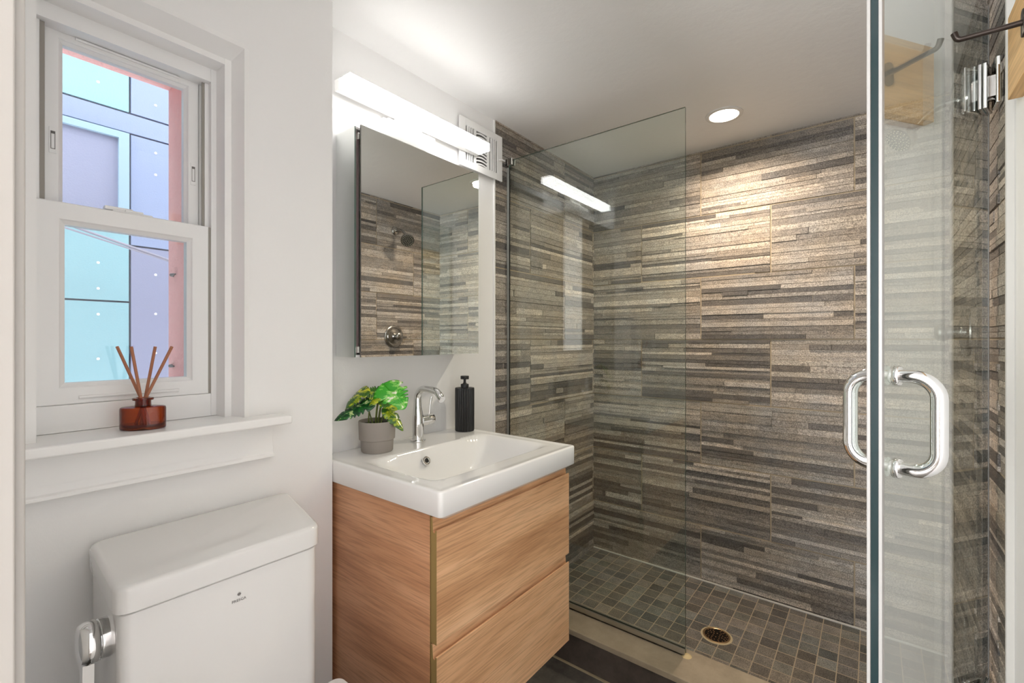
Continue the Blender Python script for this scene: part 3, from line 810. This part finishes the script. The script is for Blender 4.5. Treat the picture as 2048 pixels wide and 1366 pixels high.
build('lever', MB().tube([(fx_ + 0.002, fy_ + 0.050, fz_ + 0.088), (fx_ + 0.004, fy_ + 0.053, fz_ + 0.120), (fx_ + 0.006, fy_ + 0.057, fz_ + 0.152)], [0.0030, 0.0033, 0.0038], 14), M['chrome'], hd, smooth=True)

# ------------------------------------------------------------------ soap dispenser
px_, py_, pz_ = -1.272, 1.3215, SZT + 0.0008
sd = thing('soap_dispenser', (px_, py_, pz_), 'matte black fluted soap pump bottle on the back corner of the washbasin', 'soap dispenser')
flute = lambda a, r, h: 1.0 - (0.055 * abs(sin(a * 13)) ** 0.6 if r > 0.03 else 0)
flute = lambda a, r, h: (1.0 - 0.06 * (1 - abs(cos(a * 12))) ** 1.4) if r > 0.03 else 1.0
build('bottle', MB().lathe([(0.001, 0.0), (0.0365, 0.0), (0.0378, 0.003), (0.0380, 0.085), (0.0380, 0.165), (0.0368, 0.169), (0.0300, 0.1695), (0.0001, 0.1690)], (px_, py_, pz_), seg=240, rmod=flute), M['black'], sd, smooth=True, auto=50)
pm = build('pump', MB().lathe([(0.0155, 0.169), (0.0158, 0.181), (0.0145, 0.1835), (0.0085, 0.185), (0.0050, 0.190), (0.0048, 0.202), (0.0162, 0.2025), (0.0165, 0.2045), (0.0165, 0.214), (0.0155, 0.2155), (0.0001, 0.216)], (px_, py_, pz_), seg=40), M['black'], sd, smooth=True)
build('nozzle', MB().tube([(px_, py_, pz_ + 0.208), (px_ + 0.02, py_ - 0.016, pz_ + 0.208), (px_ + 0.0215, py_ - 0.0175, pz_ + 0.2065)], [0.0045, 0.004, 0.0035], 12), M['black'], pm, smooth=True)

# ------------------------------------------------------------------ potted plant
gx, gy, gz = -1.262, 0.905, SZT + 0.0005
pp_ = thing('potted_plant', (gx, gy, gz), 'small variegated monstera plant in a grey pot on the washbasin', 'plant')
build('pot', MB().lathe([(0.001, 0.0), (0.047, 0.0), (0.0498, 0.004), (0.0515, 0.036), (0.0525, 0.0385), (0.0560, 0.0405), (0.0568, 0.060), (0.0580, 0.096), (0.0572, 0.0985), (0.0550, 0.0985), (0.0545, 0.086), (0.001, 0.086)], (gx, gy, gz)), M['pot'], pp_, smooth=True, auto=50)
build('soil', MB().lathe([(0.001, 0.088), (0.03, 0.0875), (0.0548, 0.086), (0.0548, 0.0855), (0.001, 0.0855)], (gx, gy, gz)), M['soil'], pp_, smooth=True)
def leaf_mat(name, a, b_, c, scale):
    m = mat(name, a, 0.3, coat=0.15); nt = m.node_tree; bs = nt.nodes['Principled BSDF']
    tc = N(nt, 'ShaderNodeTexCoord'); mp = N(nt, 'ShaderNodeMapping'); mp.inputs['Scale'].default_value = (0.9, 0.9, 1.7); mp.inputs['Rotation'].default_value = (0.5, 0.5, 0)
    n_ = N(nt, 'ShaderNodeTexNoise'); n_.inputs['Scale'].default_value = scale; n_.inputs['Detail'].default_value = 2.0; n_.inputs['Distortion'].default_value = 0.5
    r = ramp(nt, [(0.40, a), (0.49, a), (0.53, b_), (0.60, b_), (0.66, c)])
    r.color_ramp.interpolation = 'EASE'
    nt.links.new(tc.outputs['Object'], mp.inputs['Vector']); nt.links.new(mp.outputs[0], n_.inputs['Vector']); nt.links.new(n_.outputs['Fac'], r.inputs['Fac']); nt.links.new(r.outputs['Color'], bs.inputs['Base Color'])
    bs.inputs['Subsurface Weight'].default_value = 0.0
    return m
G1 = leaf_mat('leaf_bright', srgb(60, 168, 40), srgb(130, 205, 90), srgb(238, 242, 214), 42)
G2 = leaf_mat('leaf_yellow', srgb(58, 104, 30), srgb(150, 170, 28), srgb(212, 214, 60), 48)
G3 = leaf_mat('leaf_dark', srgb(12, 66, 30), srgb(28, 104, 38), srgb(200, 220, 150), 60)
def L3(u, v, df):
    """point beside the pot: across, up and away, metres from the pot foot"""
    k = 0.00162
    return Vector((gx, gy, 0)) + RV * ((u - 749) * k) + FV * df + Vector((0, 0, (680 - v) * k))
def leaf(base, tip, width, normal, mt, droop=0.18, fold=0.25, notches=4, seed=0):
    base, tip = Vector(base), Vector(tip); d = tip - base; Ln = d.length; d.normalize()
    nn = Vector(normal); nn = (nn - d * nn.dot(d)).normalized(); w = d.cross(nn)
    NS, NC = 56, 6; vs = []; fs = []
    rr = random.Random(seed)
    ph = [rr.uniform(-0.02, 0.02) for _ in range(notches)]
    for i in range(NS + 1):
        s = i / NS
        wd_ = (sin(PI * min(1, s ** 0.62)) ** 0.62) * (1 - 0.30 * s) * 1.06 if 0 < s < 1 else 0.0
        if s < 0.10: wd_ = max(wd_, 0.0)
        for side in (-1, 1):
            cut = 0.0
            for q in range(notches):
                c = 0.30 + 0.50 * (q + 0.25 * (side > 0)) / notches + ph[q]
                cut = max(cut, math.exp(-((s - c) / 0.020) ** 2))
            hw = width / 2 * wd_ * (1 - 0.52 * cut)
            back = 0.10 * width * (1 - s) ** 3 * (1 if s < 0.3 else 0)
            for j in range(NC + 1):
                t = j / NC
                lat = hw * t
                p = base + d * (Ln * s - back * t * 2.0 - 0.10 * Ln * t * t * cut) + w * side * lat
                p += nn * (-droop * Ln * (s - 0.35) ** 2 - fold * lat * t + 0.02 * width * sin(9 * s + side) * t)
                vs.append(p)
    row = 2 * (NC + 1)
    for i in range(NS):
        for h in range(2):
            for j in range(NC):
                a = i * row + h * (NC + 1) + j
                fs.append((a, a + 1, a + row + 1, a + row))
    b = MB(); b.add(vs, fs)
    return b
def add_leaf(bu, bv, bd, tu, tv, td, w, nr, mt, **kw):
    o = build('leaf', leaf(L3(bu, bv, bd), L3(tu, tv, td), w, nr, mt, **kw), mt, pp_, smooth=True, auto=80)
    s = o.modifiers.new('solid', 'SOLIDIFY'); s.thickness = 0.0006
    return o
toCam = -FV
nv = lambda r, u, f: RV * r + Vector((0, 0, u)) + toCam * f
add_leaf(771, 775, -0.010, 810, 812, -0.030, 0.118, nv(0.25, 0.55, 0.80), G1, seed=1, droop=0.25)
add_leaf(727, 776, -0.030, 693, 808, -0.055, 0.082, nv(-0.45, 0.75, 0.5), G2, seed=2, droop=0.35)
add_leaf(758, 786, -0.012, 729, 781, -0.030, 0.060, nv(-0.1, 0.50, 0.85), G2, seed=3)
add_leaf(742, 797, -0.030, 678, 832, -0.068, 0.072, nv(-0.35, 0.60, 0.75), G3, seed=4, notches=5, droop=0.1)
add_leaf(763, 797, -0.020, 796, 814, -0.045, 0.044, nv(0.15, 0.75, 0.55), G2, seed=5)
add_leaf(770, 815, -0.012, 806, 857, -0.030, 0.050, nv(0.40, 0.65, 0.6), G2, seed=6, notches=2, droop=0.1)
add_leaf(757, 794, -0.030, 741, 807, -0.050, 0.024, nv(0.0, 0.7, 0.6), G2, seed=7, notches=0)
zsoil = gz + 0.087
for (sx_, sf), (u, v, df) in zip(((0.002, 0.006), (-0.010, -0.010), (-0.004, 0.0), (-0.022, -0.018), (0.004, -0.004), (0.016, -0.016), (-0.002, -0.010)),
                                 ((767, 784, -0.010), (727, 778, -0.030), (758, 786, -0.012), (742, 800, -0.030), (763, 797, -0.020), (770, 815, -0.012), (757, 794, -0.030))):
    p0 = Vector((gx, gy, 0)) + RV * sx_ + FV * sf; p0.z = zsoil - 0.002
    p3 = L3(u, v, df); mid = p0.lerp(p3, 0.55) + Vector((0, 0, 0.010)) - RV * 0.004
    pts = []
    for k in range(9):
        t = k / 8; pts.append(p0 * (1 - t) ** 2 + mid * 2 * t * (1 - t) + p3 * t * t)
    build('stem', MB().tube(pts, [0.0024 - 0.0009 * k / 8 for k in range(9)], 10), M['stem'], pp_, smooth=True)

# ------------------------------------------------------------------ mirror cabinet
mc = thing('mirror_cabinet', (-1.295, 1.085, -0.052), 'mirrored medicine cabinet with mirror sides on the wall above the washbasin', 'mirror cabinet')
cb_ = MB()
cb_.box(VX + 0.0005, -1.2475, 0.8155, 1.348, -0.0525, -0.046); cb_.box(VX + 0.0005, -1.2475, 0.8155, 1.348, 0.648, 0.6545)
cb_.box(VX + 0.0005, -1.2475, 0.8155, 0.8185, -0.046, 0.648); cb_.box(VX + 0.0005, -1.2475, 1.342, 1.348, -0.046, 0.648)
cb_.box(VX + 0.0005, VX + 0.006, 0.8185, 1.342, -0.046, 0.648)
build('body', cb_, M['white_metal'], mc)
smr = MB()
def sheet(b, x0, x1, y0, y1, z0, z1, faces_mirror):
    """box: face ids 0 z-,1 z+,2 y-,3 x+,4 y+,5 x-; listed faces take material 0, the rest material 1"""
    k = len(b.f); b.box(x0, x1, y0, y1, z0, z1, 1)
    for i in faces_mirror: b.m[k + i] = 0
sheet(smr, VX + 0.001, -1.2465, 0.8125, 0.8153, -0.053, 0.655, (2,))
build('side_mirror', smr, [M['mirror'], M['glass_edge']], mc)
gsk = MB(); gsk.box(-1.2475, -1.2462, 0.8155, 0.8185, -0.046, 0.648, 0); gsk.box(-1.2480, -1.2455, 0.8195, 0.826, -0.040, 0.640, 1)
build('gasket', gsk, [M['steel'], mat('plum_gasket', srgb(110, 92, 92), 0.5)], mc)
for zz in (0.625, -0.030):
    hh = MB(); hh.box(-1.2475, -1.2385, 0.8200, 0.8270, zz - 0.010, zz + 0.010)
    build('hinge', hh, M['steel'], mc, bevel=0.0015)
dm = MB(); sheet(dm, -1.2380, -1.2320, 0.8255, 1.3580, -0.0530, 0.6590, (3,))
build('door', dm, [M['mirror'], M['gasket']], mc)

# ------------------------------------------------------------------ vanity light bar
vl = thing('vanity_light', (-1.30, 1.12, 0.70), 'long white LED bar light on the wall above the mirror cabinet', 'wall light')
build('back_plate', MB().box(VX + 0.0005, VX + 0.012, 0.985, 1.18, 0.690, 0.775), M['white_metal'], vl, bevel=0.0015)
mt_ = build('mount', MB().box(VX + 0.012, -1.297, 0.976, 1.188, 0.716, 0.757), M['white_metal'], vl, bevel=0.0015)
build('arm', MB().box(VX + 0.012, -1.318, 1.03, 1.14, 0.757, 0.783), M['white_metal'], vl)
build('housing', MB().box(-1.331, -1.306, 0.797, 1.449, 0.7812, 0.8155).box(-1.306, -1.264, 0.7985, 1.446, 0.8135, 0.8155), M['white_metal'], vl)  # back strip, plus an added top cap that holds light off the ceiling
build('diffuser', MB().box(-1.3058, -1.2500, 0.799, 1.4455, 0.7815, 0.8133), M['led'], vl)

# ------------------------------------------------------------------ air vent
vn = thing('air_vent', (VX + 0.008, 1.49, 0.718), 'square white air vent grille where the wall meets the ceiling', 'air vent')
vy0, vy1, vz0, vz1 = 1.357, 1.632, 0.722, 0.926
xa, xb = VX + 0.0095, VX + 0.0165
gb = MB()
iy0, iy1, iz0, iz1 = 1.392, 1.597, 0.752, 0.896
ring(gb, xa, xb, vy0, vy1, vz0, vz1, iy0, iy1, iz0, iz1)
gb.box(xa, xb, 1.444, 1.457, iz0, iz1); gb.box(xa, xb, 1.529, 1.543, iz0, iz1)
for y0, n_, pit in ((1.392, 4, 0.0130), (1.543, 4, 0.0135)):
    for k in range(1, n_):
        gb.box(xa, xb, y0 + k * pit - 0.003, y0 + k * pit + 0.003, iz0, iz1)
build('grille', gb, M['white_metal'], vn, bevel=0.0008)
lv = MB()
for k in range(10):
    zc = iz0 + (k + 0.5) * (iz1 - iz0) / 10
    n_ = 8; vs = []
    for i in range(n_ + 1):
        t = i / n_; y = 1.457 + 0.072 * t; dz = 0.006 * sin(PI * t) - 0.004
        for xx, zz in ((xa, -0.0035), (xb, -0.0055), (xb, 0.0005), (xa, 0.0025)):
            vs.append((xx, y, zc + dz + zz))
    fs = []
    for i in range(n_):
        for j in range(4):
            j2 = (j + 1) % 4; fs.append((i * 4 + j, i * 4 + j2, i * 4 + 4 + j2, i * 4 + 4 + j))
    fs += [(0, 1, 2, 3), tuple(n_ * 4 + j for j in (3, 2, 1, 0))]
    lv.add(vs, fs)
build('louvres', lv, M['white_metal'], vn)
build('duct_shade_sheet', MB().box(VX + 0.0076, VX + 0.0092, iy0 - 0.01, iy1 + 0.01, iz0 - 0.01, iz1 + 0.01), mat('duct_shade', (0.09, 0.085, 0.08, 1), 0.7), vn)  # dark sheet in place of the shade behind the louvres
build('lever', MB().tube([(xb + 0.002, 1.606, 0.815), (xb + 0.010, 1.618, 0.816), (xb + 0.008, 1.640, 0.818)], 0.0035, 10), M['white_metal'], vn, smooth=True)
build('side_flange', MB().box(VX + 0.0008, xb - 0.001, vy1 - 0.003, vy1, vz0, vz1), M['white_metal'], vn)

# ------------------------------------------------------------------ fixed shower panel
GY = 1.679
fp = thing('glass_screen', (-0.93, GY, -1.124), 'fixed frameless glass shower panel standing on the stone curb', 'shower screen')
gp = MB()
def glass_box(b, x0, x1, y0, y1, z0, z1):
    k = len(b.f); b.box(x0, x1, y0, y1, z0, z1, 1); b.m[k + 2] = 0; b.m[k + 4] = 0
glass_box(gp, VX + 0.022, -0.527, GY - 0.004, GY + 0.004, -1.118, 0.832)
build('glass', gp, [M['shower_glass'], M['glass_edge']], fp)
ch = MB(); ch.box(VX + 0.009, -0.5275, GY - 0.011, GY - 0.0045, -1.124, -1.102); ch.box(VX + 0.009, -0.5275, GY + 0.0045, GY + 0.011, -1.124, -1.102); ch.box(VX + 0.009, -0.5275, GY - 0.011, GY + 0.011, -1.1245, -1.120)
build('floor_channel', ch, M['steel'], fp)
build('wall_seal', MB().box(VX + 0.009, VX + 0.022, GY - 0.0042, GY + 0.0042, -1.118, 0.800), mat('translucent_seal', (0.28, 0.29, 0.27, 1), 0.4), fp)
cl = MB(); cl.box(VX + 0.009, VX + 0.047, GY - 0.014, GY - 0.0045, 0.806, 0.838); cl.box(VX + 0.009, VX + 0.047, GY + 0.0045, GY + 0.014, 0.806, 0.838); cl.box(VX + 0.009, VX + 0.018, GY - 0.014, GY + 0.014, 0.806, 0.838)
build('clamp', cl, M['chrome'], fp, bevel=0.002)
build('caulk_blob', MB().lathe([(0.001, 0.005), (0.010, 0.004), (0.018, 0.0)], (-0.522, GY - 0.004, -1.1245), seg=14), mat('yellowed_caulk', srgb(196, 176, 132), 0.7), fp, smooth=True)

# ------------------------------------------------------------------ shower door (standing open)
A = R(17.35)
ddir = Vector((-sin(A), -cos(A), 0)); dn = Vector((cos(A), -sin(A), 0))
HP = Vector((RXT, 1.680, 0)) - dn * 0.004
sdoor = thing('shower_door', (0.115, 1.28, -1.112), 'frameless glass shower door standing open beside the tiled wall', 'shower door')
def dpt(L, o, z):
    p = HP + ddir * L + dn * o; return (p.x, p.y, z)
def dbox(b, L0, L1, o0, o1, z0, z1, m=0, mface=None):
    vs = [dpt(L0, o0, z0), dpt(L1, o0, z0), dpt(L1, o1, z0), dpt(L0, o1, z0), dpt(L0, o0, z1), dpt(L1, o0, z1), dpt(L1, o1, z1), dpt(L0, o1, z1)]
    k = len(b.f); b.add(vs, [(0, 3, 2, 1), (4, 5, 6, 7), (0, 1, 5, 4), (1, 2, 6, 5), (2, 3, 7, 6), (3, 0, 4, 7)], m)
    if mface:
        for i, mm in mface.items(): b.m[k + i] = mm
    return b
DZ0, DZ1 = -1.112, 0.832
build('glass', dbox(MB(), 0.050, 0.784, -0.005, 0.005, DZ0, DZ1, 1, {2: 0, 4: 0}), [M['shower_glass'], M['door_edge']], sdoor)
for o0, o1, l1 in ((-0.0102, -0.0054, 0.786), (0.0054, 0.0102, 0.786)):
    build('edge_seal', dbox(MB(), 0.7755, l1, o0, o1, DZ0, DZ1), M['seal'], sdoor, bevel=0.0006)
build('hinge_seal', dbox(MB(), 0.0435, 0.0495, -0.006, 0.006, DZ0, DZ1), M['seal'], sdoor)
LH = 0.7066; r_ = 0.0112
for sgn in (1, -1):
    za, zb, off, rc = -0.0600, -0.2145, 0.0600, 0.034
    pts = [dpt(LH, sgn * 0.0065, za)]
    pts.append(dpt(LH, sgn * (off - rc), za))
    for k in range(1, 9):
        a = PI / 2 * k / 8; pts.append(dpt(LH, sgn * (off - rc + rc * sin(a)), za - rc * (1 - cos(a))))
    for k in range(0, 9):
        a = PI / 2 * k / 8; pts.append(dpt(LH, sgn * (off - rc + rc * cos(a)), zb + rc * (1 - sin(a))))
    pts.append(dpt(LH, sgn * 0.0065, zb))
    hdl = build('handle', MB().tube(pts, r_, 28), M['chrome'], sdoor, smooth=True)
    for z in (za, zb):
        o = Vector(dpt(LH, 0, z)); ax = dn * sgn
        build('washer', MB().lathe([(0.0005, 0.0055), (0.0165, 0.0055), (0.0170, 0.0065), (0.0170, 0.0100), (0.0155, 0.0118), (0.0005, 0.0118)], o, ax, 32), M['chrome'], hdl, smooth=True)
for z0, z1 in ((0.557, 0.667), (-0.945, -0.835)):
    hb_ = dbox(MB(), 0.056, 0.112, -0.0135, -0.0055, z0, z1)
    dbox(hb_, 0.056, 0.112, 0.0055, 0.0135, z0, z1)
    ho = build('hinge', hb_, M['chrome'], sdoor, bevel=0.002)
    kn = MB().tube([(RXT - 0.016, 1.612, z0 + 0.028), (RXT - 0.016, 1.612, z1 - 0.028)], 0.010, 20)
    kn.box(RXT - 0.024, RXT - 0.010, 1.585, 1.625, z0 + 0.03, z1 - 0.03)
    build('knuckle', kn, M['brushed'], ho, smooth=True, auto=40)
    wp = MB().box(RXT - 0.0125, RXT + 0.0005, 1.550, 1.604, z0, z1)
    build('wall_plate', wp, M['chrome'], ho, bevel=0.003)

# ------------------------------------------------------------------ shower head and valve on the right wall
SHY, SHZ = 2.09, 0.783
sh = thing('overhead_shower', (RXT, SHY, SHZ), 'brushed nickel shower head on a bent arm, seen in the cabinet mirror', 'shower head')
build('flange', MB().lathe([(0.001, 0.0), (0.031, 0.0), (0.030, 0.006), (0.020, 0.014), (0.012, 0.016), (0.001, 0.016)], (RXT, SHY, SHZ), (-1, 0, 0), 32), M['brushed'], sh, smooth=True)
ap_ = []
for k in range(10):
    t = k / 9; ap_.append((RXT - 0.010 - 0.115 * t, SHY + 0.004 * t, SHZ + 0.006 * sin(PI * t) - 0.055 * t ** 2.4))
build('arm', MB().tube(ap_, 0.0092, 18), M['brushed'], sh, smooth=True)
ha = Vector((-0.66, -0.42, -0.62)).normalized(); ho_ = Vector(ap_[-1])
hdm = build('head', MB().lathe([(0.001, -0.008), (0.012, -0.006), (0.013, 0.008), (0.016, 0.016), (0.021, 0.024), (0.040, 0.040), (0.0455, 0.050), (0.0465, 0.064), (0.044, 0.069), (0.001, 0.069)], ho_, ha, 40), M['brushed'], sh, smooth=True)
fb_ = MB().lathe([(0.001, 0.0692), (0.041, 0.0692), (0.041, 0.0712), (0.001, 0.0712)], ho_, ha, 40)
build('spray_face', fb_, mat('spray_dark', (0.02, 0.02, 0.019, 1), 0.4), hdm, smooth=True)
u_ = ha.cross(Vector((0, 0, 1))).normalized(); w_ = ha.cross(u_)
nz = MB()
for rad, n_ in ((0.010, 6), (0.020, 11), (0.031, 16), (0.038, 20)):
    for k in range(n_):
        a = 2 * PI * k / n_ + rad * 30
        nz.lathe([(0.0018, 0), (0.0012, 0.002), (0.0001, 0.0022)], ho_ + ha * 0.0712 + u_ * rad * cos(a) + w_ * rad * sin(a), ha, 8)
build('nozzles', nz, mat('nozzle_pale', (0.55, 0.53, 0.40, 1), 0.4), hdm, smooth=True)
VY, VZ = 2.08, 0.025
sv = thing('shower_valve', (RXT, VY, VZ), 'round brushed nickel shower valve with a knob, seen in the cabinet mirror', 'shower valve')
build('plate', MB().lathe([(0.001, 0.0), (0.080, 0.0), (0.0795, 0.004), (0.072, 0.010), (0.064, 0.011), (0.058, 0.008), (0.050, 0.008), (0.040, 0.016), (0.001, 0.018)], (RXT, VY, VZ), (-1, 0, 0), 48), M['brushed'], sv, smooth=True)
kn_ = build('knob', MB().lathe([(0.001, 0.017), (0.024, 0.017), (0.022, 0.040), (0.026, 0.046), (0.029, 0.055), (0.028, 0.070), (0.020, 0.078), (0.001, 0.080)], (RXT, VY, VZ), (-1, 0, 0), 40), M['brushed'], sv, smooth=True)
build('lever', MB().tube([(RXT - 0.060, VY, VZ), (RXT - 0.064, VY + 0.030, VZ - 0.004), (RXT - 0.066, VY + 0.058, VZ - 0.006)], [0.012, 0.010, 0.008], 16), M['brushed'], kn_, smooth=True)

# ------------------------------------------------------------------ recessed ceiling light
rl = thing('recessed_light', (-0.517, 2.178, CZ - 0.004), 'lit round recessed ceiling light over the shower', 'ceiling light')
build('trim_ring', MB().lathe([(0.058, -0.001), (0.060, -0.005), (0.070, -0.006), (0.076, -0.003), (0.077, 0.001), (0.058, 0.001), (0.058, -0.001)], (-0.517, 2.178, CZ), seg=56), M['white_metal'], rl, smooth=True)
build('lens', MB().lathe([(0.0005, -0.002), (0.058, -0.0018), (0.058, 0.0), (0.0005, 0.0)], (-0.517, 2.178, CZ - 0.001), seg=56), M['led_warm'], rl, smooth=True)

# ------------------------------------------------------------------ wooden hook board
bd = tag(build('hook_board', MB().box(0.229, RXW - 0.0002, 0.84, 1.440, 0.516, 0.692), M['maple'], bevel=0.001), 'pale maple board fixed high on the white wall beside the shower', 'board')
hk = thing('coat_hook', (0.226, 1.285, 0.60), 'long dark bronze coat hook on the pale wooden board', 'hook')
build('plate', slab([(-0.011, -0.026), (0.011, -0.026), (0.011, 0.026), (-0.011, 0.026)], 0.0105, 0.0, 0.006, 0.002).xf(Matrix.Translation((0.2288, 1.285, 0.601)) @ Matrix(((0, 0, -1, 0), (1, 0, 0, 0), (0, 1, 0, 0), (0, 0, 0, 1)))), M['bronze'], hk, smooth=True)
pts = [(0.224, 1.285, 0.602), (0.190, 1.286, 0.603), (0.158, 1.288, 0.605), (0.142, 1.2895, 0.606)]
for k in range(1, 6):
    a = R(75) * k / 5; pts.append((0.142 - 0.010 * sin(a), 1.2897, 0.606 + 0.010 * (1 - cos(a))))
pts.append((0.1298, 1.290, 0.622))
build('rod', MB().tube(pts, [0.0056, 0.0050, 0.0050, 0.0052] + [0.0054] * 5 + [0.0058], 16), M['bronze'], hk, smooth=True)

# ------------------------------------------------------------------ lift everything so the floor sits at z = 0
for o in list(C.objects):
    if o.parent is None and o.type in ('MESH', 'EMPTY'):
        o.location.z += H
